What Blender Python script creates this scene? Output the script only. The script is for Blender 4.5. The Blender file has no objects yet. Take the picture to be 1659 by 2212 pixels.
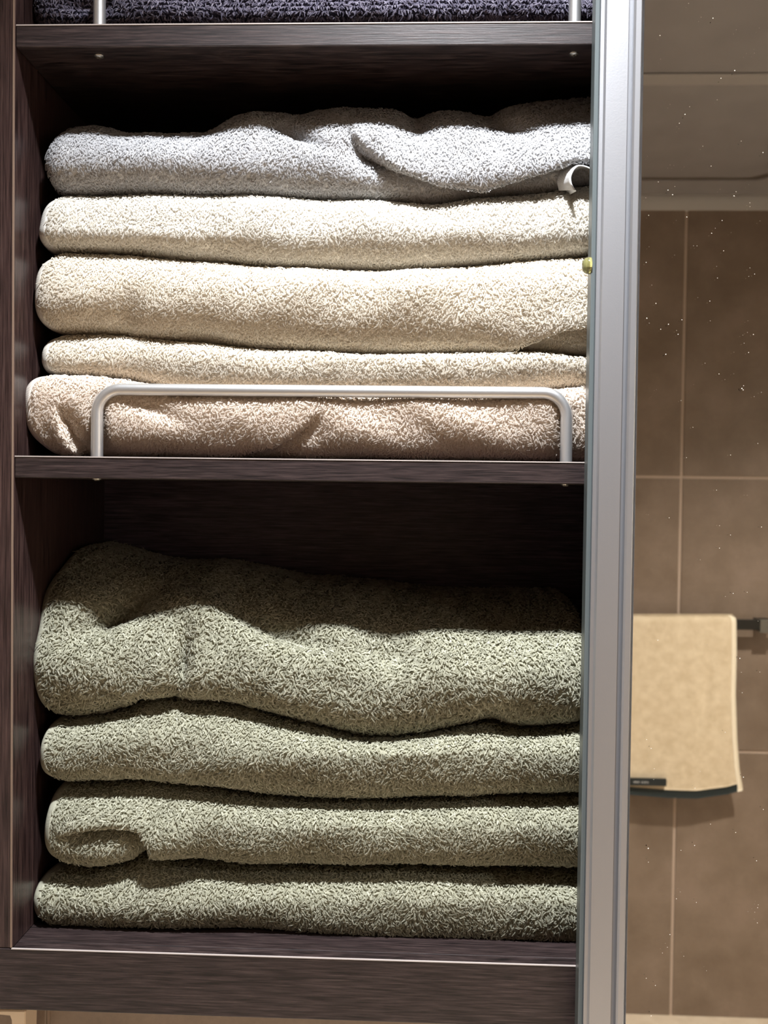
import bpy, bmesh, math, random
import numpy as np
from mathutils import Vector, Matrix

rng = np.random.default_rng(7)
random.seed(7)
scene = bpy.context.scene
COL = scene.collection

# ------------------------------------------------------------------ camera
# World: X right along the cabinet, Y into the cabinet (front faces at Y=0), Z up, floor at Z=0
ZO = 1.735                                   # height of the calibration origin above the floor
FPX, PW, PH = 2000.0, 1659.0, 2212.0
CAM = np.array([0.32356, -0.73024, -0.00483 + ZO])
YAW, PITCH, ROLL = 0.03655, -0.0233, -0.0124
def _rot(a, b, c):
    ca, sa, cb, sb, cc, sc = math.cos(a), math.sin(a), math.cos(b), math.sin(b), math.cos(c), math.sin(c)
    return (np.array([[ca, -sa, 0], [sa, ca, 0], [0, 0, 1]]) @ np.array([[1, 0, 0], [0, cb, -sb], [0, sb, cb]])
            @ np.array([[cc, 0, sc], [0, 1, 0], [-sc, 0, cc]]))
R = _rot(YAW, PITCH, ROLL)
cam = bpy.data.cameras.new('camera'); cam_o = bpy.data.objects.new('camera', cam); COL.objects.link(cam_o)
cam.sensor_fit = 'VERTICAL'; cam.sensor_height = 36.0; cam.lens = 36.0 * FPX / PH
cam.clip_start = 0.02
M4 = np.eye(4); M4[:3, 0] = R[:, 0]; M4[:3, 1] = R[:, 2]; M4[:3, 2] = -R[:, 1]; M4[:3, 3] = CAM
cam_o.matrix_world = Matrix(M4.tolist())
cam.dof.use_dof = True; cam.dof.focus_distance = 0.765; cam.dof.aperture_fstop = 11.0
scene.camera = cam_o

# ------------------------------------------------------------------ world, exposure, lights
w = bpy.data.worlds.new('world'); scene.world = w; w.use_nodes = True
w.node_tree.nodes['Background'].inputs[0].default_value = (0.6, 0.65, 0.75, 1)
w.node_tree.nodes['Background'].inputs[1].default_value = 0.0
vs = scene.view_settings
vs.view_transform = 'Standard'; vs.look = 'None'; vs.exposure = 1.72; vs.gamma = 1.0; vs.use_curve_mapping = False
scene.cycles.diffuse_bounces = 8; scene.cycles.max_bounces = 14
scene.cycles.caustics_reflective = False; scene.cycles.caustics_refractive = False
CEIL_Z = 0.962 + ZO
# ceiling downlights: position, power, colour (fixtures are built near the end, see make_downlight)
DOWNLIGHTS = [((0.36, -0.41), 62.5, 102, 1.0, (0.93, 0.96, 1.0)), ((1.45, -1.20), 76.0, 120, 0.9, (1.0, 0.92, 0.82))]

# ------------------------------------------------------------------ geometry helpers
def ray_dir(px, py):
    d = np.stack([(np.asarray(px, float) - 829.5) / FPX, np.ones_like(np.asarray(px, float)), -(np.asarray(py, float) - 1106.0) / FPX], -1)
    return d @ R.T
def at_y(px, py, Y):                      # point of the calibrated view ray at depth Y
    d = ray_dir(px, py); t = (Y - CAM[1]) / d[..., 1]
    return CAM + t[..., None] * d
def at_z(px, py, Z):
    d = ray_dir(px, py); t = (Z - CAM[2]) / d[..., 2]
    return CAM + t[..., None] * d
def project(P):
    q = (P - CAM) @ R
    return 829.5 + FPX * q[..., 0] / q[..., 1], 1106.0 - FPX * q[..., 2] / q[..., 1]

def wpos(o):
    p = Vector((0, 0, 0))
    while o is not None: p += o.location; o = o.parent
    return p
def link(name, me, parent=None, origin=(0, 0, 0)):
    o = bpy.data.objects.new(name, me); COL.objects.link(o)
    o.parent = parent
    o.location = Vector(origin) - (wpos(parent) if parent else Vector((0, 0, 0)))
    return o
def mesh_np(name, V, F, mat, parent=None, origin=None, smooth=True):
    """V: (n,3) world coordinates, F: (m,k) index array (all faces same size) or list of such arrays"""
    V = np.asarray(V, float)
    if origin is None: origin = wpos(parent) if parent else Vector(V.mean(0))
    Vl = (V - np.array(origin)).astype(np.float32)
    Fs = F if isinstance(F, list) else [F]
    loops = np.concatenate([np.asarray(f, np.int32).ravel() for f in Fs])
    tot = np.concatenate([np.full(len(f), np.asarray(f).shape[1], np.int32) for f in Fs])
    start = np.concatenate([[0], np.cumsum(tot)[:-1]]).astype(np.int32)
    me = bpy.data.meshes.new(name)
    me.vertices.add(len(Vl)); me.vertices.foreach_set('co', Vl.ravel())
    me.loops.add(len(loops)); me.loops.foreach_set('vertex_index', loops)
    me.polygons.add(len(tot)); me.polygons.foreach_set('loop_start', start); me.polygons.foreach_set('loop_total', tot)
    me.polygons.foreach_set('use_smooth', np.full(len(tot), smooth))
    me.update(calc_edges=True); me.validate()
    me.materials.append(mat)
    return link(name, me, parent, origin)
def bm_obj(name, bm, mat, parent=None, origin=None, smooth=False):
    if origin is None:
        if parent: origin = wpos(parent)
        else:
            c = Vector((0, 0, 0))
            for v in bm.verts: c += v.co
            origin = c / len(bm.verts); origin.z = min(v.co.z for v in bm.verts)
    bmesh.ops.recalc_face_normals(bm, faces=bm.faces)
    bmesh.ops.translate(bm, verts=bm.verts, vec=-Vector(origin))
    me = bpy.data.meshes.new(name); bm.to_mesh(me); bm.free()
    for p in me.polygons: p.use_smooth = smooth
    me.materials.append(mat)
    return link(name, me, parent, origin)
def add_box(bm, lo, hi, bevel=0.0, seg=2):
    r = bmesh.ops.create_cube(bm, size=1.0)
    vs_ = r['verts']
    for v in vs_:
        v.co = Vector([(lo[i] + hi[i]) / 2 + v.co[i] * (hi[i] - lo[i]) for i in range(3)])
    if bevel:
        es = list({e for v in vs_ for e in v.link_edges})
        bmesh.ops.bevel(bm, geom=es, offset=bevel, segments=seg, affect='EDGES', profile=0.5)
def box(name, lo, hi, mat, parent=None, bevel=0.0006, origin=None):
    bm = bmesh.new(); add_box(bm, lo, hi, bevel); return bm_obj(name, bm, mat, parent, origin)
def add_prism(bm, pts, axis, a, b):
    """extrude a closed 2-D polygon along axis ('z': pts are x,y; 'y': pts are x,z; 'x': pts are y,z)"""
    def mk(p, t): return {'z': (p[0], p[1], t), 'y': (p[0], t, p[1]), 'x': (t, p[0], p[1])}[axis]
    A = [bm.verts.new(mk(p, a)) for p in pts]; B = [bm.verts.new(mk(p, b)) for p in pts]
    n = len(pts)
    for i in range(n): bm.faces.new((A[i], A[(i + 1) % n], B[(i + 1) % n], B[i]))
    bm.faces.new(A[::-1]); bm.faces.new(B)
def tube_mesh(pts, rad, n=16, cap=True):
    pts = np.asarray(pts, float); T = np.gradient(pts, axis=0); T /= np.linalg.norm(T, axis=1)[:, None]
    up = np.array([0, 1.0, 0]); V = []
    for p, t in zip(pts, T):
        a = np.cross(t, up); a /= np.linalg.norm(a); b = np.cross(a, t)
        for k in range(n):
            th = 2 * math.pi * k / n; V.append(p + rad * (math.cos(th) * a + math.sin(th) * b))
    F = []
    for i in range(len(pts) - 1):
        for k in range(n): F.append((i * n + k, i * n + (k + 1) % n, (i + 1) * n + (k + 1) % n, (i + 1) * n + k))
    return np.array(V), np.array(F)
def add_lathe(bm, prof, c, n=32, axis='z'):
    rings = []
    for r, h in prof:
        ring = []
        for k in range(n):
            a = 2 * math.pi * k / n
            d = {'z': (r * math.cos(a), r * math.sin(a), h), 'y': (r * math.cos(a), h, r * math.sin(a)), 'x': (h, r * math.cos(a), r * math.sin(a))}[axis]
            ring.append(bm.verts.new((c[0] + d[0], c[1] + d[1], c[2] + d[2])))
        rings.append(ring)
    for A, B in zip(rings[:-1], rings[1:]):
        for k in range(n): bm.faces.new((A[k], A[(k + 1) % n], B[(k + 1) % n], B[k]))
    for ring in (rings[0], rings[-1]):
        if (ring[0].co - ring[n // 2].co).length > 1e-6: bm.faces.new(ring)
def empty(name, loc, label=None, cat=None, group=None, parent=None):
    o = bpy.data.objects.new(name, None); COL.objects.link(o); o.empty_display_size = 0.02
    o.parent = parent
    o.location = Vector(loc) - (wpos(parent) if parent else Vector((0, 0, 0)))
    return tag(o, label, cat, group)
def tag(o, label=None, cat=None, group=None, kind=None):
    if label: o['label'] = label
    if cat: o['category'] = cat
    if group: o['group'] = group
    if kind: o['kind'] = kind
    return o

# ------------------------------------------------------------------ materials
def srgb(r, g, b):
    f = lambda c: (c / 255) / 12.92 if c / 255 <= 0.04045 else ((c / 255 + 0.055) / 1.055) ** 2.4
    return (f(r), f(g), f(b), 1)
class NT:
    def __init__(s, name):
        s.m = bpy.data.materials.new(name); s.m.use_nodes = True; s.t = s.m.node_tree
        s.b = s.t.nodes['Principled BSDF']
    def n(s, typ, **kw):
        x = s.t.nodes.new(typ)
        for k, v in kw.items():
            if isinstance(k, str) and hasattr(x, k): setattr(x, k, v)
        return x
    def l(s, a, b): s.t.links.new(a, b)
    def set(s, **kw):
        for k, v in kw.items(): s.b.inputs[k.replace('_', ' ')].default_value = v
    def pos(s, scale=(1, 1, 1)):
        g = s.n('ShaderNodeNewGeometry'); mp = s.n('ShaderNodeMapping'); mp.inputs['Scale'].default_value = scale
        s.l(g.outputs['Position'], mp.inputs['Vector']); return mp.outputs['Vector']
    def noise(s, vec, scale, detail=4, rough=0.55):
        x = s.n('ShaderNodeTexNoise'); x.inputs['Scale'].default_value = scale; x.inputs['Detail'].default_value = detail
        x.inputs['Roughness'].default_value = rough; s.l(vec, x.inputs['Vector']); return x.outputs['Fac']
    def ramp(s, fac, stops):
        x = s.n('ShaderNodeValToRGB'); e = x.color_ramp.elements
        while len(e) < len(stops): e.new(0.5)
        for el, (p, c) in zip(e, stops): el.position = p; el.color = c
        s.l(fac, x.inputs['Fac']); return x.outputs['Color']
    def bump(s, h, strength, dist):
        x = s.n('ShaderNodeBump'); x.inputs['Strength'].default_value = strength; x.inputs['Distance'].default_value = dist
        s.l(h, x.inputs['Height']); s.l(x.outputs['Normal'], s.b.inputs['Normal'])
    def mix(s, a, b, fac, mode='MULTIPLY'):
        x = s.n('ShaderNodeMix'); x.data_type = 'RGBA'; x.blend_type = mode; x.inputs['Factor'].default_value = fac
        s.l(a, x.inputs['A']); s.l(b, x.inputs['B']); return x.outputs['Result']

def wood(name, scale, gain=(1, 1, 1), rough=0.42):
    k = NT(name); v = k.pos(scale)
    a = k.noise(v, 1.0, 6, 0.65); v2 = k.pos(tuple(c * 0.30 for c in scale)); b = k.noise(v2, 1.0, 3, 0.5)
    ca = k.ramp(a, [(0.34, srgb(15, 10, 10)), (0.46, srgb(39, 30, 30)), (0.58, srgb(54, 44, 43)), (0.75, srgb(78, 66, 63))])
    cb = k.ramp(b, [(0.3, (0.72 * gain[0], 0.70 * gain[1], 0.70 * gain[2], 1)), (0.7, (1.1 * gain[0], 1.05 * gain[1], 1.05 * gain[2], 1))])
    k.l(k.mix(ca, cb, 1.0), k.b.inputs['Base Color'])
    k.set(Roughness=rough); k.b.inputs['Specular IOR Level'].default_value = 0.5
    k.bump(a, 0.25, 0.0006)
    return k.m
WOOD_H = wood('dark_wood_horizontal', (34, 300, 800))
WOOD_V = wood('dark_wood_vertical', (800, 500, 20), (1.45, 1.26, 1.18), 0.32)
WOOD_BACK = wood('dark_wood_back_cool_bounce', (34, 300, 800), (2.2, 2.5, 3.6), 0.5)  # back panel wood lightened and blued in place of cool bounce light
WOOD_TOP = wood('dark_wood_flat', (34, 800, 300))
def simple(name, col, rough=0.5, metal=0.0, **kw):
    k = NT(name); k.b.inputs['Base Color'].default_value = col; k.set(Roughness=rough, Metallic=metal)
    for a, v in kw.items(): k.b.inputs[a.replace('_', ' ')].default_value = v
    return k.m
EDGE = simple('worn_edge', srgb(122, 102, 88), 0.5)
EDGE_L = simple('edge_highlight', srgb(170, 160, 155), 0.35)  # pale strip colour standing in for the highlight along front edges
STEEL = simple('steel_screw', srgb(190, 185, 175), 0.35, 1.0)
def alu(name, col, rough):
    k = NT(name); v = k.pos((900, 900, 900)); a = k.noise(v, 1.0, 2, 0.6)
    k.b.inputs['Base Color'].default_value = col; k.set(Metallic=0.85, Roughness=rough)
    k.bump(a, 0.12, 0.0003); return k.m
ALU = alu('satin_aluminium', srgb(180, 181, 185), 0.40)
ALU_RAIL = alu('satin_rail', srgb(214, 214, 214), 0.36)
SEAL = simple('grey_edge_seal', srgb(88, 95, 96), 0.35)
SILVER = simple('mirror_silver', (0.86, 0.86, 0.855, 1), 0.0, 1.0)
GLASS = simple('mirror_glass', (0.99, 1.0, 0.995, 1), 0.0, 0.0, Transmission_Weight=1.0, IOR=1.5)
DUST = simple('dust', srgb(235, 228, 215), 0.9)
BUMPER = simple('clear_bumper', srgb(226, 222, 150), 0.08, 0.0, Transmission_Weight=0.85, IOR=1.45)
def tile_mat(name, c0, c1, c2, rough):
    k = NT(name); v = k.pos(); a = k.noise(v, 7.0, 5, 0.6); b = k.noise(v, 160.0, 3, 0.7)
    oi = k.n('ShaderNodeObjectInfo')
    ca = k.ramp(a, [(0.32, c0), (0.52, c1), (0.70, c2)]); cb = k.ramp(b, [(0.3, (0.90, 0.90, 0.90, 1)), (0.7, (1.06, 1.05, 1.04, 1))])
    cr = k.ramp(oi.outputs['Random'], [(0.0, (0.95, 0.95, 0.95, 1)), (1.0, (1.05, 1.05, 1.05, 1))])
    k.l(k.mix(k.mix(ca, cb, 1.0), cr, 1.0), k.b.inputs['Base Color']); k.set(Roughness=rough)
    k.bump(b, 0.1, 0.0005); return k.m
TILE = tile_mat('brown_tile', srgb(124, 107, 92), srgb(136, 119, 104), srgb(147, 129, 115), 0.42)
GROUT = simple('pale_grout', srgb(196, 176, 160), 0.85)
k = NT('ceiling_panel'); a = k.noise(k.pos(), 9.0, 3); k.l(k.ramp(a, [(0.3, srgb(148, 144, 144)), (0.7, srgb(156, 152, 152))]), k.b.inputs['Base Color']); k.set(Roughness=0.22); CEIL = k.m
CORNICE = simple('cornice', srgb(166, 161, 158), 0.4)
k = NT('cream_stone'); a = k.noise(k.pos(), 30.0, 5); k.l(k.ramp(a, [(0.3, srgb(214, 196, 172)), (0.7, srgb(228, 211, 188))]), k.b.inputs['Base Color']); k.set(Roughness=0.45); STONE = k.m
BLACK = simple('black_metal', srgb(38, 36, 32), 0.4, 0.3)
GREYM = simple('grey_metal', srgb(120, 116, 108), 0.4, 0.6)
PLASTIC = simple('cream_plastic', srgb(232, 212, 186), 0.4)

def terry(name, lo, mid, hi, sheen=0.25):
    """loops: colour varies a little from yarn to yarn through a per-loop attribute"""
    k = NT(name)
    at = k.n('ShaderNodeAttribute'); at.attribute_name = 'yarn'
    c = k.ramp(at.outputs['Fac'], [(0.0, lo), (0.5, mid), (1.0, hi)])
    k.l(c, k.b.inputs['Base Color']); k.set(Roughness=0.85)
    k.b.inputs['Specular IOR Level'].default_value = 0.25
    k.b.inputs['Sheen Weight'].default_value = sheen; k.b.inputs['Sheen Roughness'].default_value = 0.5
    tr = k.n('ShaderNodeBsdfTranslucent'); k.l(c, tr.inputs['Color']); mx = k.n('ShaderNodeMixShader'); mx.inputs['Fac'].default_value = 0.5
    k.l(k.b.outputs['BSDF'], mx.inputs[1]); k.l(tr.outputs['BSDF'], mx.inputs[2]); k.l(mx.outputs['Shader'], k.t.nodes['Material Output'].inputs['Surface'])
    return k.m
def cloth(name, c):
    k = NT(name); a = k.noise(k.pos(), 900.0, 2); k.l(k.ramp(a, [(0.3, tuple(x * 0.9 for x in c[:3]) + (1,)), (0.7, c)]), k.b.inputs['Base Color']); k.set(Roughness=0.95)
    k.bump(a, 0.6, 0.001); return k.m
def weave(name, c):
    k = NT(name); g = k.pos((1, 1, 1)); wv = k.n('ShaderNodeTexChecker'); wv.inputs['Scale'].default_value = 1250.0
    k.l(g, wv.inputs['Vector'])
    k.l(k.ramp(wv.outputs['Fac'], [(0.0, tuple(x * 0.72 for x in c[:3]) + (1,)), (1.0, c)]), k.b.inputs['Base Color']); k.set(Roughness=0.85)
    k.bump(wv.outputs['Fac'], 0.8, 0.0008); return k.m

# ------------------------------------------------------------------ room shell
YB = 0.236                                   # face of the wall behind the cabinet
YM_SILVER = -0.0165                          # silvering of the mirror door
YV = 2.345                                   # where the mirrored wall appears behind the glass
YF = 2 * YM_SILVER - YV                      # face of the opposite wall (reflected in the mirror)
XL, XR = -0.70, 1.95
def struct(o): return tag(o, kind='structure')
def tiled_wall(name, y, facing, x0, x1, z0, z1, jx, jz, tw, th, gap, label_axis='y'):
    """wall slab plus separately laid tiles; facing = +1/-1 is the direction along Y of the tile faces"""
    wl = struct(box(name, (x0, min(y, y - facing * 0.05), z0), (x1, max(y, y - facing * 0.05) , z1), GROUT, None, 0))
    yb_, yf_ = y - 0.0, y + facing * 0.0035
    cache = {}
    i0 = math.floor((x0 - jx) / tw); i1 = math.ceil((x1 - jx) / tw)
    k0 = math.floor((z0 - jz) / th); k1 = math.ceil((z1 - jz) / th)
    for i in range(i0, i1):
        for q in range(k0, k1):
            a, b = max(x0, jx + i * tw + gap / 2), min(x1, jx + (i + 1) * tw - gap / 2)
            c, d = max(z0, jz + q * th + gap / 2), min(z1, jz + (q + 1) * th - gap / 2)
            if b - a < 0.01 or d - c < 0.01: continue
            key = (round(b - a, 4), round(d - c, 4))
            if key in cache:
                o = bpy.data.objects.new('tile', cache[key]); COL.objects.link(o); o.parent = wl
                o.location = Vector(((a + b) / 2, yb_, (c + d) / 2)) - wpos(wl)
            else:
                o = box('tile', (a, min(yb_, yf_), c), (b, max(yb_, yf_), d), TILE, wl, 0.0012, origin=((a + b) / 2, yb_, (c + d) / 2))
                cache[key] = o.data
    return wl
# joints found in the mirror: vertical joint through (1467,1200), horizontal joint at 1031 and 900 mm apart
JXF = at_y(1471, 1031, YV)[0]; JZF = at_y(1500, 1031.5, YV)[2]
tiled_wall('wall_front', YF, 1, XL, XR, 0.0, CEIL_Z, JXF, JZF, 0.45, 0.9, 0.0095)
JXB = at_y(106, 2200, YB)[0]
tiled_wall('wall_back', YB, -1, XL, XR, 0.0, CEIL_Z, JXB, 0.15, 0.45, 0.9, 0.0035)
SIDEW = simple('pale_wall_panel', srgb(228, 220, 210), 0.6)
struct(box('wall_left', (XL - 0.05, YF, 0), (XL, YB, CEIL_Z), SIDEW, None, 0))
struct(box('wall_right', (XR, YF, 0), (XR + 0.05, YB, CEIL_Z), SIDEW, None, 0))
struct(box('floor', (XL - 0.05, YF - 0.05, -0.05), (XR + 0.05, YB + 0.05, 0), STONE, None, 0))
# ceiling: backing, a rim along the walls and a centre panel set off by a recessed groove with cut corners
ceil_o = struct(box('ceiling', (XL - 0.05, YF - 0.05, CEIL_Z + 0.040), (XR + 0.05, YB + 0.05, CEIL_Z + 0.07), CEIL, None, 0))
def mirr_z(px, py, Z):                       # point on a horizontal plane seen in the mirror
    p = at_z(px, py, Z); p = np.array(p); p[1] = 2 * YM_SILVER - p[1]; return p
pa = mirr_z(1450, 391, CEIL_Z); pc = mirr_z(1633, 391, CEIL_Z); gy = pa[1]; gx = pc[0]
GW, CH = 0.030, 0.10
def chamfer(x0, y0, x1, y1, c): return [(x0 + c, y0), (x1 - c, y0), (x1, y0 + c), (x1, y1 - c), (x1 - c, y1), (x0 + c, y1), (x0, y1 - c), (x0, y0 + c)]
px0, py0, px1, py1 = XL + 0.22, gy, gx + CH, YB - 0.26
inner = chamfer(px0 + GW, py0 + GW, px1 - GW, py1 - GW, CH); outer = chamfer(px0, py0, px1, py1, CH)
bm = bmesh.new(); add_prism(bm, inner, 'z', CEIL_Z, CEIL_Z + 0.0399); bm_obj('ceiling_panel', bm, CEIL, ceil_o)
bm = bmesh.new()
rect = [(XL, YF), (XR, YF), (XR, YF), (XR, YB), (XR, YB), (XL, YB), (XL, YB), (XL, YF)]
rect = [(px0 + CH, YF), (px1 - CH, YF), (XR, py0 + CH), (XR, py1 - CH), (px1 - CH, YB), (px0 + CH, YB), (XL, py1 - CH), (XL, py0 + CH)]
corner = {1: (XR, YF), 3: (XR, YB), 5: (XL, YB), 7: (XL, YF)}
for i in range(8):
    j = (i + 1) % 8
    poly = [outer[i], outer[j], rect[j]] + ([corner[i]] if i in corner else []) + [rect[i]]
    add_prism(bm, poly, 'z', CEIL_Z, CEIL_Z + 0.0399)
bm_obj('ceiling_rim', bm, CEIL, ceil_o)
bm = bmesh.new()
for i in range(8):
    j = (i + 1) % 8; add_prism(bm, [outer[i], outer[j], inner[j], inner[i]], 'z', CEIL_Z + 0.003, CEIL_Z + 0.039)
bm_obj('groove_shade', bm, simple('groove_shade', srgb(98, 90, 82), 0.8), ceil_o)  # dark strip in the groove, its shade put into the colour
ya, yb2 = mirr_z(1500, 158, CEIL_Z)[1], mirr_z(1500, 181, CEIL_Z)[1]
box('ceiling_batten', (px0 + 0.06, min(ya, yb2), CEIL_Z - 0.006), (px1 - 0.06, max(ya, yb2), CEIL_Z), CORNICE, ceil_o, 0.0025)
# cornice: small cove between the opposite wall and the ceiling
bm = bmesh.new()
pr = [(YF, CEIL_Z)] + [(YF + 0.030 * math.sin(t), CEIL_Z - 0.048 * (1 - t / (math.pi / 2))) for t in np.linspace(0, math.pi / 2, 7)][::-1]
add_prism(bm, pr, 'x', XL, XR); struct(bm_obj('trim_1', bm, CORNICE))

# ------------------------------------------------------------------ cabinet
CD = 0.215                                    # inner depth
CW = 0.955                                    # inner width (the right bay lies behind the mirror door)
Z1 = 0.35992 + ZO; Z2 = 0.0190 + ZO; ZB = -0.37962 + ZO; ZBB = -0.42931 + ZO; ZT = 0.545 + ZO; TS = 0.0172
cab = empty('mirror_cabinet', (0.45, CD, ZBB), 'dark wood wall cabinet with open towel shelves and a sliding mirror door', 'cabinet')
PW_ = 0.018
def wood_box(name, lo, hi, mat, parent=cab, bev=0.0007): return box(name, lo, hi, mat, parent, bev)
wood_box('side_panel', (-PW_, 0, ZB + 0.0003), (0, CD, ZT), WOOD_V)
wood_box('side_panel', (CW, 0, ZB + 0.0003), (CW + PW_, CD, ZT), WOOD_V)
wood_box('divider', (0.492, 0.004, ZB + 0.0003), (0.492 + PW_, CD, ZT), WOOD_V)
# bottom board: top board plus the deeper front rail below it
bt = wood_box('bottom_board', (-PW_ - 0.03, 0.012, ZBB + 0.012), (CW + PW_ + 0.03, CD + 0.015, ZB), WOOD_TOP)
fr = wood_box('bottom_rail', (-PW_ - 0.03, -0.0008, ZBB), (CW + PW_ + 0.03, 0.012, ZB), WOOD_H)
box('edge_strip', (-0.0005, -0.0011, ZB - 0.0002), (CW, 0.0006, ZB + 0.0005), EDGE_L, fr, 0)
wood_box('top_board', (-PW_, 0, ZT), (CW + PW_, CD + 0.015, ZT + 0.018), WOOD_H)
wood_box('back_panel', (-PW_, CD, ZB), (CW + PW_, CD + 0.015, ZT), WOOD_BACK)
box('edge_strip', (-0.0016, -0.0007, ZB + 0.001), (-0.0002, 0.0006, ZT - 0.001), EDGE, cab, 0)

RAIL_Y = 0.0165
def guard_rail(parent, zb, bl, br, barpx=None):
    """bent tube: two posts and a bar; bl/br X of the posts"""
    h, rb, r = 0.0605, 0.0195, 0.0049
    pts = [(bl, RAIL_Y, zb - 0.001), (bl, RAIL_Y, zb + 0.02)]
    for t in np.linspace(0, math.pi / 2, 12): pts.append((bl + rb - rb * math.cos(t), RAIL_Y, zb + h - rb - r + rb * math.sin(t)))
    for t in np.linspace(0, math.pi / 2, 12): pts.append((br - rb + rb * math.sin(t), RAIL_Y, zb + h - r - rb + rb * math.cos(t)))
    pts += [(br, RAIL_Y, zb + 0.02), (br, RAIL_Y, zb - 0.001)]
    V, F = tube_mesh(pts, r, 20)
    return mesh_np('guard_rail', V, F, ALU_RAIL, parent)
def shelf(ztop, lpx, rpx, ypx):
    s = wood_box('shelf', (0.0004, 0.0006, ztop - TS), (0.4915, CD - 0.002, ztop), WOOD_H)
    box('edge_strip', (0.0006, 0.0001, ztop - 0.0005), (0.4913, 0.0012, ztop + 0.0004), EDGE_L, s, 0)
    xs = [at_y(lpx, ypx, RAIL_Y)[0], at_y(rpx, ypx + 8, RAIL_Y)[0]]
    guard_rail(s, ztop, *xs)
    for x in xs:
        bm = bmesh.new()
        add_lathe(bm, [(0.0, -0.0013), (0.0018, -0.0013), (0.0036, -0.0006), (0.0039, 0.0)], (x, RAIL_Y, ztop - TS), 16)
        for a in (0.0, math.pi / 2):           # cross recess shown as two raised ribs of the head
            c, sn = math.cos(a), math.sin(a)
            add_box(bm, (x - 0.0016 * c - 0.0004, RAIL_Y - 0.0016 * sn - 0.0004, ztop - TS - 0.0016), (x + 0.0016 * c + 0.0004, RAIL_Y + 0.0016 * sn + 0.0004, ztop - TS - 0.0012))
        bm_obj('screw', bm, STEEL, s, smooth=False)
    return s
shelf(Z1, 215, 1241, 40)
shelf(Z2, 209.5, 1222.5, 980)

# ------------------------------------------------------------------ sliding mirror door
YD0, YD1 = -0.030, -0.007                     # front and back of the door frame
DZ0, DZ1 = ZBB - 0.030, ZT + 0.01
def dx(px): return at_y(px, 998, YD0)[0]      # frame profile read off at shelf height
XA = dx(1283.0)
prof_px = [(1283.0, 0), (1290.5, 0.0015), (1294.5, -0.0010), (1341, -0.0010), (1344, 0.0040), (1351, 0.0044), (1352.5, -0.0006), (1356.5, -0.0022), (1367.5, -0.0020), (1370.5, 0.0000)]
pr = [(dx(p), YD0 + 0.0015 + d) for p, d in prof_px]
XG = pr[-1][0]
pr = [(XA, YD1)] + [(XA, YD0 + 0.003)] + pr[1:] + [(XG, YM_SILVER - 0.002), (XG + 0.008, YM_SILVER - 0.002 + 0.004), (XG + 0.008, YD1)]
bm = bmesh.new(); add_prism(bm, pr, 'z', DZ0, DZ1)
door = bm_obj('mirror_door', bm, ALU, cab, origin=(XA, YD1, DZ0))
tag(door, 'sliding mirror door in a satin aluminium frame')
XD1 = XA + 0.50
bm = bmesh.new(); add_prism(bm, [(XD1 - (x - XA), y) for x, y in pr], 'z', DZ0, DZ1); bm_obj('frame_stile', bm, ALU, door)
for z0, z1 in ((DZ0, DZ0 + 0.026), (DZ1 - 0.026, DZ1)):
    box('frame_rail', (XG + 0.001, YD0 + 0.001, z0), (XD1 - (XG - XA) - 0.001, YD1, z1), ALU, door, 0.001)
GX0, GX1 = XG - 0.0, XD1 - (XG - XA)
box('mirror_glass', (GX0 + 0.0003, YM_SILVER - 0.005, DZ0 + 0.026), (GX1 - 0.0003, YM_SILVER - 0.0001, DZ1 - 0.026), GLASS, door, 0)
bm = bmesh.new(); add_box(bm, (GX0 + 0.0003, YM_SILVER, DZ0 + 0.0262), (GX1 - 0.0003, YM_SILVER + 0.002, DZ1 - 0.0262)); bm_obj('silvering', bm, SILVER, door)
# grey seal along the free edge of the door
box('edge_seal', (XA - 0.0036, YD0 + 0.006, DZ0), (XA, YD1 - 0.003, DZ1), SEAL, door, 0.0008)
# clear bumper stuck on the door edge
bz = at_y(1288, 567, YD0)[2]; by = (YD0 + YD1) / 2 - 0.0015
bm = bmesh.new()
add_lathe(bm, [(0.0, -0.0068), (0.0020, -0.0067), (0.0040, -0.0060), (0.0055, -0.0045), (0.0062, -0.0025), (0.0064, -0.0001)], (XA - 0.0030, by, bz), 32, 'x')
bm_obj('bumper_pad', bm, BUMPER, door, smooth=True)
# dust on the glass
V, F = [], []
yd = YM_SILVER - 0.005
for i in range(150):
    px, py = rng.uniform(1392, 1650), rng.uniform(4, 2205) if i % 3 else rng.uniform(4, 900)
    c = at_y(px, py, yd); r = rng.choice([0.00018, 0.00026, 0.00035, 0.00046], p=[.35, .35, .2, .1]); n = 6; b = len(V)
    st = rng.uniform(0.5, 1.4)
    for q in range(n):
        a = 2 * math.pi * q / n; V.append((c[0] + r * math.cos(a), yd - 0.0000, c[2] + r * st * math.sin(a)))
    V.append((c[0], yd - 0.0004, c[2]))
    for q in range(n): F.append((b + q, b + (q + 1) % n, b + n))
tag(mesh_np('dust', V, np.array(F), DUST, door, smooth=False), kind='stuff')

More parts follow.
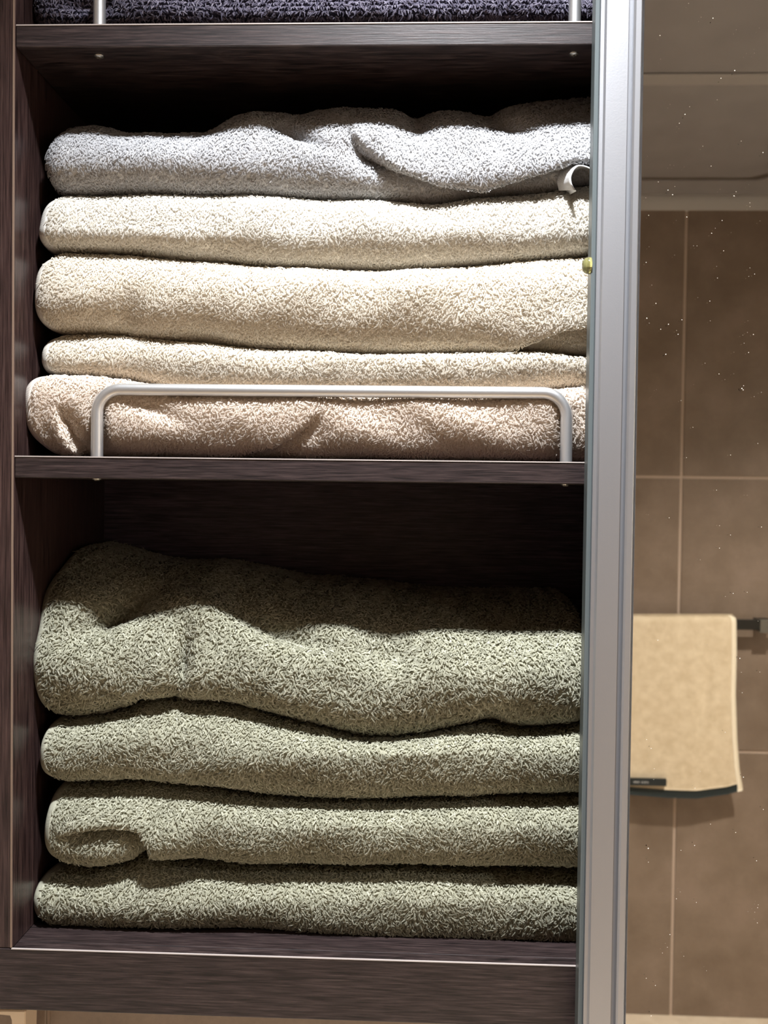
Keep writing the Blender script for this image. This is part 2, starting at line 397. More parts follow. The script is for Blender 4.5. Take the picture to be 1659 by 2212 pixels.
# ------------------------------------------------------------------ folded towels
def curve(pts):
    xs, ys = np.array([p[0] for p in pts], float), np.array([p[1] for p in pts], float)
    def f(x):
        out = np.zeros_like(np.asarray(x, float))
        for o, wgt in ((-16, .12), (-8, .22), (0, .32), (8, .22), (16, .12)): out += wgt * np.interp(np.asarray(x, float) + o, xs, ys)
        return out
    return f
def sstep(a, b, x): t = np.clip((x - a) / (b - a), 0, 1); return t * t * (3 - 2 * t)
def crease(pts, up, dn, wu, wd, t0=0.12, t1=0.12, soft=3.0):
    """fold line (left to right): cloth above it bulges by up, cloth below sinks by dn (metres; widths in view pixels)"""
    P = np.array(pts, float)
    def f(x, y):
        best = np.full(x.shape, 1e9); sd = np.zeros(x.shape); tt = np.zeros(x.shape)
        L = np.concatenate([[0], np.cumsum(np.linalg.norm(np.diff(P, axis=0), axis=1))])
        for i in range(len(P) - 1):
            a, b = P[i], P[i + 1]; d = b - a; l = np.linalg.norm(d)
            t = np.clip(((x - a[0]) * d[0] + (y - a[1]) * d[1]) / l ** 2, 0, 1)
            ex, ey = x - a[0] - t * d[0], y - a[1] - t * d[1]; dist = np.hypot(ex, ey)
            cr = d[0] * (y - a[1]) - d[1] * (x - a[0])
            m = dist < best
            best = np.where(m, dist, best); sd = np.where(m, -np.sign(cr) * dist, sd); tt = np.where(m, (L[i] + t * l) / L[-1], tt)
        fade = (sstep(0, t0, tt) if t0 else 1) * (1 - sstep(1 - t1, 1, tt) if t1 else 1)
        s = sstep(-soft, soft, sd)
        return fade * (s * up * np.exp(-(np.maximum(sd, 0) / wu) ** 2) - (1 - s) * dn * np.exp(-(np.maximum(-sd, 0) / wd) ** 2))
    return f
def blob(cx, cy, sx, sy, amp, ang=0.0):
    c, s = math.cos(math.radians(ang)), math.sin(math.radians(ang))
    def f(x, y):
        u = ((x - cx) * c + (y - cy) * s) / sx; v = (-(x - cx) * s + (y - cy) * c) / sy
        return amp * np.exp(-(u * u + v * v))
    return f
def waves(seed, amp):
    r = np.random.default_rng(seed); W = [(r.uniform(.004, .03) * r.choice([-1, 1]), r.uniform(.008, .05), r.uniform(0, 6.28), r.uniform(.3, 1)) for _ in range(14)]
    return lambda x, y: amp * sum(a * np.sin(kx * x + ky * y + p) for kx, ky, p, a in W) / 3.0

LOOPS = [0]
def pile(parent, P, N, mask, mat, spacing, length, rad, seed, droop=0.55, rows=False, fluff=0.6):
    """terry loops on the grid P (nv,nu,3) with normals N"""
    r = np.random.default_rng(seed)
    A, B, C, D = P[:-1, :-1], P[:-1, 1:], P[1:, 1:], P[1:, :-1]
    area = np.linalg.norm(np.cross(C - A, D - B), axis=-1) / 2
    m = mask[:-1, :-1] & mask[1:, 1:]
    lam = np.where(m, area / spacing ** 2, 0)
    cnt = np.floor(lam + r.random(lam.shape)).astype(int)
    ii = np.repeat(np.arange(lam.size), cnt.ravel()); n = len(ii)
    iv, iu = np.divmod(ii, lam.shape[1]); u = r.random(n)[:, None]; v = r.random(n)[:, None]
    bl = lambda G: (G[iv, iu] * (1 - u) + G[iv, iu + 1] * u) * (1 - v) + (G[iv + 1, iu] * (1 - u) + G[iv + 1, iu + 1] * u) * v
    p, nn = bl(P), bl(N); nn /= np.linalg.norm(nn, axis=1)[:, None]
    if rows:                                   # ribbed weave: loops pulled into level rows
        q = 0.0034; p[:, 2] = p[:, 2] + 0.82 * (np.round(p[:, 2] / q) * q - p[:, 2])
    X = np.array([1.0, 0, 0]); tx = X - (nn @ X)[:, None] * nn; tx /= np.linalg.norm(tx, axis=1)[:, None]
    td = np.cross(tx, nn); td *= np.where(td[:, 2] > 0, -1, 1)[:, None]
    fld = (np.sin(p[:, 0] * 61 + p[:, 2] * 43 + seed) + np.sin(p[:, 0] * -37 + p[:, 2] * 97 + 2 * seed) + np.sin(p[:, 0] * 190 + p[:, 2] * 140)
           + np.sin(p[:, 0] * 330 - p[:, 2] * 410 + seed)) * 0.55
    ang = math.pi / 2 + fld + r.normal(0, 0.75, n)
    lean = np.cos(ang)[:, None] * tx + np.sin(ang)[:, None] * td
    side = np.cross(lean, nn)
    L = (length * (r.uniform(0.75, 1.2, n) + np.where(r.random(n) < 0.14, r.uniform(0.2, 0.6, n), 0)))[:, None]; k = (droop * r.uniform(0.6, 1.4, n))[:, None]
    sw = (r.normal(0, 0.18, n))[:, None]
    c = [p + nn * L * 0.05, p + nn * L * 0.75 + lean * L * k * 0.6 + side * L * sw * .6, p + nn * L * 0.78 + lean * L * k * 1.7 + side * L * sw * 1.2]
    rr = [0.8, 1.0, 0.6]
    tng = [c[1] - c[0], c[2] - c[0], c[2] - c[1]]
    V = np.empty((n, 9, 3)); VN = np.empty((n, 9, 3))
    s0 = np.zeros(n)
    for j in range(3):
        t = tng[j] / np.linalg.norm(tng[j], axis=1)[:, None]
        e1 = side - (side * t).sum(1)[:, None] * t; e1 /= np.linalg.norm(e1, axis=1)[:, None]; e2 = np.cross(t, e1)
        for q in range(3):
            a = math.pi * (0.5 * q)
            d = -(math.cos(a) * e1 + math.sin(a) * e2)        # yarn arched away from the cloth
            V[:, j * 3 + q] = c[j] + rad * rr[j] * d; VN[:, j * 3 + q] = (1 - fluff) * d + fluff * nn     # soft, fluffy yarn: normals lean to the cloth normal
    base = (np.arange(n) * 9)[:, None]
    quads = []
    for j in range(2):
        for q in range(2): quads.append(base + np.array([j * 3 + q, j * 3 + q + 1, (j + 1) * 3 + q + 1, (j + 1) * 3 + q]))
    Q = np.stack(quads, 1).reshape(-1, 4)
    o = mesh_np('terry_pile', V.reshape(-1, 3), Q, mat, parent)
    VN /= np.linalg.norm(VN, axis=-1)[..., None]
    o.data.normals_split_custom_set_from_vertices(VN.reshape(-1, 3).astype(np.float32).tolist())
    at = o.data.attributes.new('yarn', 'FLOAT', 'POINT')
    at.data.foreach_set('value', np.repeat(np.clip(r.normal(0.5, 0.22, n), 0, 1), 9).astype(np.float32))
    tag(o, kind='stuff'); LOOPS[0] += n
    return o

YBACK = 0.198
def towel(label, group, mats, top, bot, left, right, ymid, y0, bu=0.03, bd=0.03, pu=2.2, pd=2.2, rt=40, rb=40, rrt=0, rrb=0, disp=(), seed=1,
          ytop=None, ybot=None, hem=20, deep=0.05, spacing=0.00153, length=0.0019, rad=0.00056, noise=0.0012, inset=4.0, rows=False, xcut=1312, name='folded_bath_towel', plan=0.014, fluff=0.75, droop=0.7):
    """one folded towel; top/bot = contours of its rounded front fold, left/right = its ends, ymid = level of the foremost bulge (view pixels)"""
    body_m, hem_m, loop_m = mats
    ytop = y0 + bu * 0.55 if ytop is None else ytop; ybot = y0 + bd * 0.5 if ybot is None else ybot
    ft, fb = curve(top), curve(bot)
    arc = 0.5 * (bu + bd) * 2.2 + (fb(np.array([700.]))[0] - ft(np.array([700.]))[0]) * 0.000365
    nn_ = max(40, int(arc / 0.0016)); ns = 9
    th = np.linspace(-math.pi / 2, math.pi / 2, nn_)
    srow = np.concatenate([np.full(ns, -1.0), np.sin(th), np.full(ns, 1.0)])
    crow = np.concatenate([np.zeros(ns), np.cos(th), np.zeros(ns)])
    ext = np.concatenate([np.linspace(1, 1.0 / ns, ns), np.zeros(nn_), np.linspace(1.0 / ns, 1, ns)])
    nv = len(srow); nu = int((right - left) / 5.0)
    uu = np.linspace(0, 1, nu)
    # denser columns near the left end
    a = np.abs(srow)
    lo_off = np.where(srow > 0, rt, rb) * (1 - (1 - a ** 2.4) ** (1 / 2.4))
    ro_off = np.where(srow > 0, rrt, rrb) * (1 - (1 - a ** 2.4) ** (1 / 2.4))
    XP = (left + lo_off)[:, None] + uu[None] * ((right - ro_off) - (left + lo_off))[:, None]
    X = at_y(XP, np.full_like(XP, ymid), y0)[..., 0]
    # contours evaluated where the line of sight meets the top / underside of the fold
    xt, _ = project(np.stack([X, np.full_like(X, ytop), np.full_like(X, at_y(700, ymid, y0)[2])], -1)); xb, _ = project(np.stack([X, np.full_like(X, ybot), np.full_like(X, at_y(700, ymid, y0)[2])], -1))
    zt = at_y(xt, ft(xt) + inset, ytop)[..., 2]; zb = at_y(xb, fb(xb) - inset, ybot)[..., 2]
    zc = at_y(XP, np.full_like(XP, ymid), y0)[..., 2]
    fr_ = np.clip((zc - zb) / (zt - zb), 0.14, 0.86); zc = zb + fr_ * (zt - zb)
    S = srow[:, None]; pw = np.where(S > 0, pu, pd)
    zz = np.sign(S) * np.abs(S) ** (2 / pw); yy = np.abs(crow[:, None]) ** (2 / pw)
    Z = zc + np.where(zz > 0, (zt - zc) * zz, (zc - zb) * zz)
    Yb = np.where(S > 0, bu, bd)
    Y = y0 + Yb * (1 - yy) + ext[:, None] * (YBACK - y0 - Yb)
    # plan rounding at the free ends
    dxl = np.clip((X - X[:, :1]) / plan, 0, 1); Y = Y + plan * 0.75 * (1 - np.sqrt(1 - (1 - dxl) ** 2)) * (1 - ext[:, None])
    if rrt or rrb:
        dxr = np.clip((X[:, -1:] - X) / plan, 0, 1); Y = Y + plan * 0.75 * (1 - np.sqrt(1 - (1 - dxr) ** 2)) * (1 - ext[:, None])
    P = np.stack([X, Y, Z], -1)
    def normals(P):
        du = np.gradient(P, axis=1); dv = np.gradient(P, axis=0); n = np.cross(du, dv)
        n /= np.linalg.norm(n, axis=-1)[..., None] + 1e-12; return n
    N = normals(P)
    N *= np.where((N[nv // 2, nu // 2, 1] > 0), -1, 1)
    sx, sy = project(P)
    D = waves(seed, noise)(sx, sy)
    for d in disp: D = D + d(sx, sy)
    fadeb = (1 - ext[:, None]) * np.clip(0.15 + 0.85 * np.abs(crow[:, None]) ** 0.5, 0, 1)
    P = P + N * (D * fadeb)[..., None]
    flip = np.where((normals(P)[nv // 2, nu // 2, 1] > 0), -1, 1); N = normals(P) * flip
    base = P[nv // 2, nu // 2]
    root = empty(name, (float(X.mean()), float(y0 + 0.05), float(Z.min())), label, 'towel', group)
    idx = np.arange(nv * nu).reshape(nv, nu)
    Q = np.stack([idx[:-1, :-1], idx[:-1, 1:], idx[1:, 1:], idx[1:, :-1]], -1).reshape(-1, 4)
    h = nv // 2; caps = []
    for col in (idx[:, 0], idx[:, -1]):
        for i in range(h - 1): caps.append((col[i], col[i + 1], col[nv - 2 - i], col[nv - 1 - i]))
    for j in range(nu - 1): caps.append((idx[0, j], idx[0, j + 1], idx[-1, j + 1], idx[-1, j]))
    mesh_np('folded_cloth', P.reshape(-1, 3), np.concatenate([Q, np.array(caps)]), body_m, root)
    hemmask = np.zeros(P.shape[:2], bool)
    if hem:
        nh = max(3, int(np.searchsorted(uu * (right - left), hem))); hemmask[:, :nh] = True
        H = P[:, :nh + 1] + N[:, :nh + 1] * 0.0011; H2 = P[:, :nh + 1] + N[:, :nh + 1] * 0.0001
        G = np.concatenate([H2[:, :1], H, H2[:, -1:]], 1); gi = np.arange(nv * (nh + 3)).reshape(nv, nh + 3)
        QH = np.stack([gi[:-1, :-1], gi[:-1, 1:], gi[1:, 1:], gi[1:, :-1]], -1).reshape(-1, 4)
        mesh_np('selvage', G.reshape(-1, 3), QH, hem_m, root)
    sx2, sy2 = project(P)
    mask = (P[..., 1] < y0 + deep) & ~hemmask & (sx2 < xcut) & (sy2 > -40)
    pile(root, P, N, mask, loop_m, spacing, length, rad, seed, rows=rows, fluff=fluff, droop=droop)
    return root

WHITE = (cloth('white_cloth', srgb(190, 189, 188)), weave('white_weave', srgb(214, 214, 214)), terry('white_terry', srgb(192, 192, 193), srgb(208, 208, 210), srgb(224, 224, 227)))
def cream(nm, a, b, c): return (cloth(nm + '_cloth', srgb(*a)), weave(nm + '_weave', srgb(*[q * 0.96 for q in b])), terry(nm + '_terry', srgb(*a), srgb(*b), srgb(*c)))
IVORY = cream('ivory', (226, 221, 211), (236, 232, 223), (244, 241, 234))
CREAM = cream('cream', (226, 218, 204), (237, 230, 217), (245, 240, 229))
PEACH = cream('peach_cream', (230, 217, 203), (240, 229, 217), (247, 239, 229))
SAGE = cream('sage', (146, 144, 125), (184, 182, 161), (223, 222, 204))
PURPLE = (cloth('purple_cloth', srgb(44, 42, 58)), weave('purple_weave', srgb(90, 88, 104)), terry('purple_terry', srgb(84, 80, 98), srgb(138, 132, 152), srgb(200, 194, 210)))

a1t = [(60, 300), (110, 285), (130, 270), (165, 260), (210, 258), (240, 268), (275, 278), (320, 274), (370, 276), (410, 272), (440, 275), (470, 262), (510, 243), (560, 230), (600, 227), (640, 234), (680, 222), (740, 217), (800, 222), (850, 218), (900, 230), (940, 222), (1000, 222), (1050, 228), (1090, 214), (1150, 202), (1200, 196), (1260, 190), (1350, 184)]
a1b = [(60, 415), (160, 418), (300, 418), (450, 420), (600, 422), (750, 428), (850, 432), (950, 437), (1000, 430), (1100, 420), (1200, 410), (1350, 390)]
a2b = [(60, 550), (95, 548), (130, 541), (200, 543), (300, 550), (420, 562), (560, 572), (700, 580), (830, 583), (950, 578), (1060, 568), (1160, 560), (1350, 543)]
a3b = [(60, 722), (120, 722), (200, 722), (300, 728), (400, 738), (500, 748), (640, 757), (760, 763), (900, 765), (1030, 764), (1150, 766), (1350, 772)]
a4b = [(40, 808), (130, 810), (200, 812), (280, 822), (400, 846), (600, 852), (800, 859), (1000, 857), (1150, 850), (1230, 838), (1350, 832)]
a5b = [(40, 984), (130, 985), (300, 986), (600, 989), (900, 993), (1350, 999)]
GA = 'pale towels folded on the middle shelf'
towel('white folded towel lying topmost on the pale stack, its upper side wavy', GA, WHITE, a1t, a1b, 97, 1345, 345, 0.030, bu=0.055, bd=0.026, pu=1.9, rt=52, rb=30, seed=11, hem=0, ytop=0.058, deep=0.12,
      disp=[crease([(745, 268), (780, 312), (850, 362), (950, 396), (1040, 402), (1130, 380), (1230, 355), (1345, 352)], 0.010, 0.008, 48, 40, 0.12, 0.0),
            blob(640, 285, 60, 16, -0.010, 25), blob(560, 262, 70, 18, 0.006, -8), blob(900, 262, 40, 30, -0.007, 60), blob(1080, 262, 70, 20, -0.007, 20),
            blob(800, 330, 40, 30, -0.008, 30), blob(300, 350, 200, 34, 0.003)])
towel('ivory folded towel under the white one, second from top of the pale stack', GA, IVORY, a1b, a2b, 82, 1345, 488, 0.029, bu=0.026, bd=0.030, rt=48, rb=18, seed=12,
      disp=[blob(960, 470, 90, 16, -0.003), blob(300, 510, 220, 20, 0.003)])
towel('thick cream folded towel, third from top of the pale stack', GA, CREAM, a2b, a3b, 66, 1345, 628, 0.025, bu=0.030, bd=0.034, rt=48, rb=64, seed=13,
      disp=[crease([(1030, 764), (1095, 756), (1150, 734), (1220, 710), (1345, 698)], 0.005, 0.007, 40, 60, 0.25, 0.0), blob(270, 690, 30, 60, -0.004, 20), blob(460, 735, 60, 18, -0.005, 10), blob(170, 640, 60, 50, 0.002)])
towel('thin cream folded towel directly above the metal guard rail', GA, CREAM, a3b, a4b, 85, 1345, 775, 0.033, bu=0.020, bd=0.022, rt=36, rb=8, seed=14, disp=[])
towel('peach-cream folded towel at the bottom of the pale stack, behind the metal guard rail', GA, PEACH, a4b, a5b, 45, 1345, 876, 0.0180, bu=0.010, bd=0.022, pu=2.6, rt=46, rb=92, seed=15,
      disp=[crease([(195, 1000), (150, 960), (128, 915), (118, 868)], 0.003, 0.012, 40, 34, 0.0, 0.35), crease([(500, 990), (590, 968), (640, 935), (670, 905), (700, 880)], 0.002, 0.006, 44, 40, 0.0, 0.3),
            blob(330, 885, 60, 14, -0.003, 20), blob(210, 930, 17, 70, -0.0065), blob(1223, 930, 17, 70, -0.0065), blob(100, 930, 26, 40, -0.004)])

b1t = [(60, 1190), (165, 1180), (200, 1175), (260, 1190), (340, 1212), (400, 1218), (480, 1216), (560, 1232), (640, 1250), (760, 1258), (860, 1270), (960, 1280), (1080, 1283), (1180, 1282), (1350, 1292)]
b1b = [(60, 1545), (160, 1548), (230, 1540), (290, 1520), (330, 1502), (360, 1506), (400, 1513), (450, 1512), (500, 1520), (580, 1540), (680, 1565), (780, 1588), (850, 1592), (930, 1585), (1000, 1565), (1060, 1557), (1100, 1567), (1160, 1572), (1230, 1563), (1350, 1548)]
b2b = [(60, 1690), (130, 1690), (230, 1688), (290, 1684), (340, 1690), (440, 1702), (560, 1718), (700, 1728), (830, 1730), (950, 1725), (1080, 1718), (1350, 1715)]
b3b = [(60, 1872), (140, 1872), (200, 1875), (260, 1862), (320, 1845), (350, 1855), (450, 1862), (560, 1870), (700, 1874), (850, 1870), (1000, 1875), (1350, 1884)]
b4b = [(60, 2003), (90, 2003), (200, 2006), (400, 2008), (560, 2012), (700, 2022), (850, 2035), (1000, 2042), (1350, 2050)]
# the white towel's lower layer ends in a curled, woven corner beside the door
a1 = [o for o in COL.objects if o.get('label', '').startswith('white folded towel')][0]
rim = np.array([(1243, 410), (1234, 397), (1231, 381), (1238, 365), (1249, 356), (1266, 359), (1285, 370), (1304, 388)], float)
rear = np.array([(1207, 412), (1203, 394), (1207, 377), (1221, 362), (1244, 352), (1268, 352), (1288, 360), (1306, 374)], float)
tt_ = np.linspace(0, 7, 36); cv = lambda C: np.stack([np.interp(tt_, range(8), C[:, q]) for q in (0, 1)], 1)
rim, rear = cv(rim), cv(rear)
for _ in range(3):
    for C in (rim, rear): C[1:-1] = (C[:-2] + 2 * C[1:-1] + C[2:]) / 4
rows_ = [at_y(*((1 - t) * rim + t * rear).T, 0.0165 + 0.020 * t) for t in np.linspace(0, 1, 7)]
inn = [at_y(*((1 - t) * (rim + [2, 3]) + t * (rear + [14, 14])).T, 0.0168 + 0.030 * t) for t in np.linspace(0, 1, 7)]
G_ = np.stack(rows_[::-1] + inn, 0); gi = np.arange(G_.shape[0] * G_.shape[1]).reshape(G_.shape[:2])
mesh_np('curled_selvage', G_.reshape(-1, 3), np.stack([gi[:-1, :-1], gi[:-1, 1:], gi[1:, 1:], gi[1:, :-1]], -1).reshape(-1, 4), WHITE[1], a1)
GB = 'sage green towels folded on the cabinet floor'; SF = 0.62
towel('thick sage green folded towel, topmost of the green stack, with a deep dent', GB, SAGE, b1t, b1b, 65, 1276, 1462, 0.034, bu=0.118, bd=0.030, pu=1.9, rt=8, rb=42, rrt=14, rrb=14, seed=21, fluff=SF, ytop=0.150, deep=0.165, spacing=0.00175, length=0.0026, rad=0.00066, noise=0.0016, xcut=1330,
      disp=[crease([(260, 1530), (300, 1498), (338, 1500), (370, 1508)], 0.004, 0.004, 30, 20, 0.3, 0.3), blob(394, 1430, 15, 52, -0.013, 8), blob(350, 1440, 30, 50, 0.004, 10), blob(440, 1430, 30, 50, 0.003, 0),
            blob(262, 1318, 85, 26, -0.022, -30), blob(150, 1290, 60, 40, 0.006), blob(440, 1320, 90, 34, 0.012, 12), blob(610, 1365, 110, 26, -0.014, 18), blob(840, 1410, 70, 50, -0.016, 15),
            blob(200, 1440, 80, 60, 0.006), blob(700, 1520, 120, 40, 0.006, 15), blob(1100, 1480, 120, 60, 0.005), blob(1060, 1550, 30, 30, -0.005)])
towel('sage green folded towel, second from top of the green stack', GB, SAGE, b1b, b2b, 78, 1335, 1632, 0.030, bu=0.040, bd=0.028, pu=2.0, rt=34, rb=48, seed=22, fluff=SF, ytop=0.058, spacing=0.00165, length=0.0022, rad=0.00060, deep=0.075,
      disp=[blob(250, 1600, 120, 30, 0.004), blob(620, 1640, 140, 30, 0.003)])
towel('sage green folded towel, third from top, pinched near its left end', GB, SAGE, b2b, b3b, 90, 1335, 1795, 0.030, bu=0.036, bd=0.028, pu=2.0, rt=32, rb=48, seed=23, fluff=SF, ytop=0.055, spacing=0.00165, length=0.0022, rad=0.00060, deep=0.07,
      disp=[crease([(110, 1806), (180, 1790), (250, 1784), (300, 1792), (326, 1822), (330, 1856)], 0.006, 0.009, 46, 30, 0.3, 0.1), blob(200, 1840, 70, 24, 0.004), blob(380, 1820, 40, 40, 0.005)])
towel('sage green folded towel at the very bottom of the green stack', GB, SAGE, b3b, b4b, 66, 1335, 1955, 0.034, bu=0.036, bd=0.018, pu=2.0, rt=38, rb=26, seed=24, fluff=SF, ytop=0.058, ybot=0.042, spacing=0.00170, length=0.0024, rad=0.00062, deep=0.075, inset=5,
      disp=[blob(300, 1960, 200, 30, 0.003)])
towel('dark purple ribbed folded towel on the top shelf', None, PURPLE, [(0, -66), (1400, -72)], [(0, 54), (1400, 48)], 72, 1345, 4, 0.027, bu=0.03, bd=0.014, pd=3.0, rt=40, rb=30, seed=31, hem=0, spacing=0.0015, length=0.0024, rad=0.00052, rows=True,
      disp=[blob(190, 12, 55, 22, -0.008), blob(330, 10, 60, 60, 0.003)])

print('loops', LOOPS[0])

# ------------------------------------------------------------------ opposite wall: towel bar with hand towel (seen in the mirror)
def vp(px, py, off=0.0):                      # point seen in the mirror, off metres in front of the opposite wall
    p = at_y(px, py, YV - off); return p
OFF = 0.062
zb0 = vp(1650, 1366, OFF)[2]; zb1 = vp(1650, 1338, OFF)[2]
bar = empty('towel_bar', (1.0, YF, zb0), 'flat black metal towel bar on the tiled wall, seen in the mirror', 'towel bar')
bx1 = vp(1659, 1350, OFF)[0] + 0.03; bx0 = bx1 - 0.52
bm = bmesh.new(); add_box(bm, (bx0, YF + OFF - 0.004, zb1 - 0.034), (bx1, YF + OFF + 0.004, zb1), 0.0015); bm_obj('bar', bm, BLACK, bar)
for xx in (bx1 - 0.035, bx0 + 0.035):
    bm = bmesh.new(); add_prism(bm, [(YF + 0.0035, zb0), (YF + OFF + 0.001, zb0 + 0.004), (YF + OFF + 0.001, zb1 - 0.002), (YF + 0.0035, zb1 - 0.002)], 'x', xx - 0.022, xx + 0.022)
    br_ = bm_obj('bracket', bm, BLACK, bar)
    box('end_cap', (xx - 0.024, YF + OFF + 0.004, zb0 - 0.001), (xx + 0.022, YF + OFF + 0.0075, zb1), GREYM, br_, 0.0015)
# hand towel draped over the bar
k = NT('hand_towel_cloth'); v = k.pos(); a = k.noise(v, 38.0, 5, 0.6); b = k.noise(v, 700.0, 2)
k.l(k.ramp(a, [(0.3, srgb(222, 202, 170)), (0.7, srgb(244, 226, 196))]), k.b.inputs['Base Color']); k.set(Roughness=0.95); k.b.inputs['Sheen Weight'].default_value = 0.2
k.bump(b, 0.8, 0.002); HT = k.m
HT_EDGE = simple('hand_towel_edge', srgb(250, 238, 214), 0.9); TRIM = simple('dark_trim', srgb(38, 46, 46), 0.9); TAGM = simple('tag_black', srgb(36, 40, 40), 0.8); TAGW = simple('tag_white', srgb(200, 200, 200), 0.8)
TOFF = OFF + 0.010
rt_edge = [(1327, 1583), (1335, 1589), (1400, 1590), (1500, 1588), (1600, 1592), (1660, 1597), (1700, 1604)]
xr_f = lambda y: np.interp(y, [p[0] for p in rt_edge], [p[1] for p in rt_edge])
ybot_f = lambda s: np.interp(s, [0, .29, .5, .7, .9, 1], [1704, 1717, 1723, 1725, 1717, 1708])
NU, NVF = 60, 70
ht = empty('hand_towel', (float(vp(1450, 1715, TOFF)[0]), YF + OFF, float(vp(1450, 1720, TOFF)[2])), 'cream hand towel with dark bottom trim hanging from the black bar in the mirror', 'towel')
def sheet(offw, ylow_add, ext):
    G = np.zeros((NVF, NU, 3)); 
    for j in range(NU):
        s = j / (NU - 1); yb_ = ybot_f(s) + ylow_add
        for i in range(NVF):
            t = i / (NVF - 1); py = 1329 + (yb_ - 1329) * t
            pxr = xr_f(py); pxl = pxr - 330; px = pxl + (pxr - pxl) * s
            o = offw + 0.004 * math.sin(9 * s + 2 * t) * t + 0.006 * t * t * math.sin(5 * s + 1) - 0.007 * math.exp(-((s - (0.86 - 0.12 * t)) / 0.035) ** 2) * math.exp(-((t - 0.4) / 0.2) ** 2) - 0.012 * (1 - min(t / 0.035, 1)) ** 2
            p = vp(px, py, TOFF); G[i, j] = (p[0], YF + o, p[2])
    return G
Gf = sheet(TOFF, 0, 0); Gb = Gf.copy(); Gb[..., 1] -= 0.005
def thick(name, Gf, Gb, mat, parent):
    nv, nu = Gf.shape[:2]; n = nv * nu; i = np.arange(n).reshape(nv, nu)
    q = lambda a: np.stack([a[:-1, :-1], a[:-1, 1:], a[1:, 1:], a[1:, :-1]], -1).reshape(-1, 4)
    F = [q(i), q(i + n)[:, ::-1]]
    per = list(i[0, :]) + list(i[1:, -1]) + list(i[-1, :-1][::-1]) + list(i[1:-1, 0][::-1])
    F.append(np.array([(per[a], per[(a + 1) % len(per)], per[(a + 1) % len(per)] + n, per[a] + n) for a in range(len(per))]))
    return mesh_np(name, np.concatenate([Gf.reshape(-1, 3), Gb.reshape(-1, 3)]), np.concatenate(F), mat, parent)
nt = 67
thick('front_panel', Gf[:nt], Gb[:nt], HT, ht)
thick('bottom_trim', Gf[nt - 1:] + np.array([0, 0.0005, 0]), Gb[nt - 1:], TRIM, ht)
Gr = Gf[:, ::-1].copy(); back = Gf.copy(); back[..., 1] = YF + OFF - 0.009; thick('back_panel', back[:56], back[:56] - np.array([0, 0.005, 0]), HT, ht)
top_ = np.stack([Gf[0] * [1, 0, 1] + [0, YF + TOFF - 0.012 + 0.0, 0.0], back[0]], 0); thick('top_fold', top_ + np.array([0, 0, 0.0022]), top_ - np.array([0, 0, 0.002]), HT, ht)
thick('side_hem', Gf[:, -3:] + np.array([0.001, 0.0012, 0]), Gb[:, -3:] + np.array([0.001, 0, 0]), HT_EDGE, ht)
t0, t1 = vp(1325, 1678, TOFF), vp(1437, 1697, TOFF)
c0, c1 = vp(1437, 1680, TOFF), vp(1437, 1695, TOFF)
yt = YF + TOFF + 0.0125
bm = bmesh.new(); add_box(bm, (t0[0], yt - 0.010, c1[2]), (c0[0], yt + 0.001, c0[2]), 0.0005); tg = bm_obj('woven_tag', bm, TAGM, ht)
bm = bmesh.new()
r2 = random.Random(3); xx = vp(1366, 1688, TOFF)[0]; zt_ = (c0[2] + c1[2]) / 2
for gch in 'xxxxxxxx  xxx xxx xx':
    if gch == 'x':
        hh = r2.uniform(0.002, 0.0042); add_box(bm, (xx, yt + 0.001, zt_ - hh), (xx + 0.0012, yt + 0.0014, zt_ + r2.uniform(0.001, 0.004)))
        if r2.random() < 0.6: add_box(bm, (xx, yt + 0.001, zt_ + 0.0012), (xx + 0.0026, yt + 0.0014, zt_ + 0.0022))
    xx += 0.0024
bm_obj('tag_lettering', bm, TAGW, tg)

# cream bracket with round rosette on the wall under the cabinet
hk = empty('wall_bracket', (at_y(45, 2200, YB - 0.03)[0], YB, at_y(45, 2260, YB - 0.03)[2]), 'cream plastic wall bracket with a round rosette under the cabinet', 'bracket')
q0 = at_y(-40, 2183, YB - 0.045); q1 = at_y(55, 2183, YB - 0.045); q2 = at_y(25, 2190, YB - 0.045); zl = at_y(30, 2290, YB - 0.045)[2]
bm = bmesh.new()
yk = YB - 0.045
add_prism(bm, [(q0[0], q0[2]), (q1[0], q1[2] - 0.0005), (q1[0] - 0.001, zl), (q2[0] + 0.002, zl), (q2[0] + 0.001, q2[2] - 0.006), (q2[0] - 0.001, q2[2] - 0.001), (q0[0], q0[2] - 0.003)], 'y', yk, yk + 0.03)
bmesh.ops.bevel(bm, geom=list(bm.edges), offset=0.0008, segments=2, affect='EDGES'); bm_obj('hook', bm, PLASTIC, hk)
rc = at_y(52, 2240, YB - 0.006)
bm = bmesh.new(); add_lathe(bm, [(0.0, -0.012), (0.008, -0.012), (0.0145, -0.008), (0.0165, -0.0036)], (rc[0], YB, rc[2]), 32, 'y'); bm_obj('rosette', bm, simple('bronze_rosette', srgb(150, 122, 92), 0.4, 0.3), hk, smooth=True)
box('stem', (q2[0] + 0.004, yk + 0.028, q2[2] - 0.022), (q1[0] - 0.003, YB - 0.009, q2[2] - 0.012), PLASTIC, hk, 0.001)

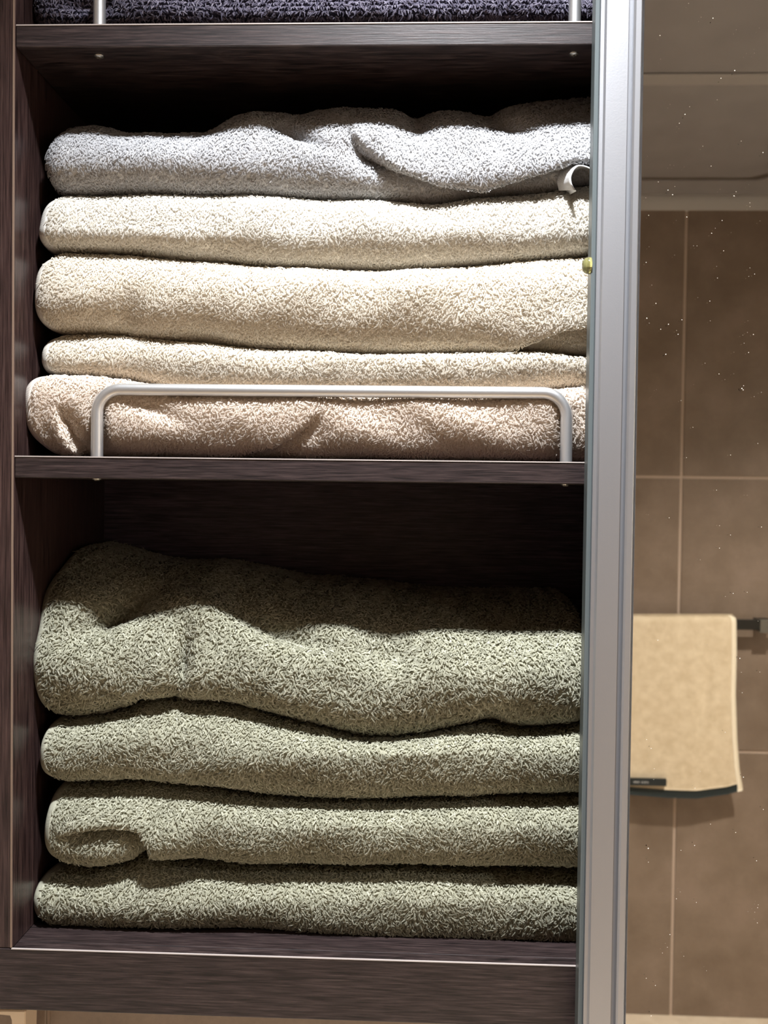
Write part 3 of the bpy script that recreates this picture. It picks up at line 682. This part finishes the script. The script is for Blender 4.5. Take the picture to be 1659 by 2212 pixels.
# ------------------------------------------------------------------ unseen counter unit and basin, added to bounce light up at the towels
VZ = 0.86; VX0, VX1, VY0 = -0.30, 1.60, -0.52
van = empty('bounce_vanity', ((VX0 + VX1) / 2, YB, 0), 'unseen counter unit added below the mirror cabinet to bounce light onto the towels', 'bounce_vanity')
bm = bmesh.new(); add_box(bm, (VX0, VY0, VZ - 0.03), (VX1, YB - 0.005, VZ), 0.004, 3); bm_obj('counter', bm, STONE, van)
bm = bmesh.new(); add_box(bm, (VX0 + 0.01, VY0 + 0.04, 0.08), (VX1 - 0.01, YB - 0.006, VZ - 0.03), 0.001); bm_obj('body', bm, WOOD_V, van)
bm = bmesh.new(); add_box(bm, (VX0 + 0.05, VY0 + 0.10, 0.0), (VX1 - 0.05, YB - 0.01, 0.08), 0.001); bm_obj('plinth', bm, WOOD_H, van)
for q in range(4):
    x0 = VX0 + 0.012 + q * (VX1 - VX0 - 0.024) / 4
    d_ = box('door', (x0 + 0.002, VY0 + 0.02, 0.085), (x0 + (VX1 - VX0 - 0.024) / 4 - 0.002, VY0 + 0.0395, VZ - 0.036), WOOD_V, van, 0.001)
    hx = x0 + (0.43 if q % 2 == 0 else 0.04)
    V, F = tube_mesh([(hx, VY0 + 0.021, 0.60), (hx, VY0 - 0.005, 0.602), (hx, VY0 - 0.008, 0.61), (hx, VY0 - 0.008, 0.74), (hx, VY0 - 0.005, 0.748), (hx, VY0 + 0.021, 0.75)], 0.004, 10); mesh_np('handle', V, F, ALU_RAIL, d_)
bm = bmesh.new(); add_lathe(bm, [(0.10, 0.0), (0.17, 0.05), (0.20, 0.13), (0.192, 0.13), (0.16, 0.055), (0.09, 0.014), (0.0, 0.012)], (1.05, -0.22, VZ), 48)
tag(bm_obj('added_basin', bm, simple('white_ceramic', srgb(236, 234, 230), 0.15), None, origin=(1.05, -0.22, VZ), smooth=True), 'unseen round white basin added on the bounce counter', 'basin')

# ------------------------------------------------------------------ ceiling downlights
def make_downlight(xy, power, cone, blend, colr, label):
    x, y = xy; z = CEIL_Z
    t = empty('downlight', (x, y, z - 0.024), label, 'light')
    bm = bmesh.new(); add_lathe(bm, [(0.046, 0.0), (0.052, -0.020), (0.052, -0.024), (0.047, -0.024), (0.041, -0.006), (0.041, 0.0)], (x, y, z), 40)
    bm_obj('housing', bm, simple('lamp_white', srgb(235, 235, 232), 0.4), t, smooth=True)
    em = NT('lamp_diffuser'); em.b.inputs['Base Color'].default_value = (0.9, 0.9, 0.9, 1); em.b.inputs['Emission Color'].default_value = (*colr, 1); em.b.inputs['Emission Strength'].default_value = 6.0
    bm = bmesh.new(); add_lathe(bm, [(0.0, -0.004), (0.040, -0.004), (0.040, -0.001)], (x, y, z), 40); bm_obj('diffuser', bm, em.m, t)
    ld = bpy.data.lights.new('downlight_lamp', 'SPOT'); ld.energy = power; ld.color = colr; ld.spot_size = math.radians(cone); ld.spot_blend = blend; ld.shadow_soft_size = 0.030 if power < 63 else 0.055
    lo = bpy.data.objects.new('lamp', ld); COL.objects.link(lo); lo.parent = t; lo.location = (0, 0, -0.001)
make_downlight(*DOWNLIGHTS[0], 'round white ceiling downlight above the open towel shelves')
make_downlight(*DOWNLIGHTS[1], 'round white ceiling downlight over the middle of the room')
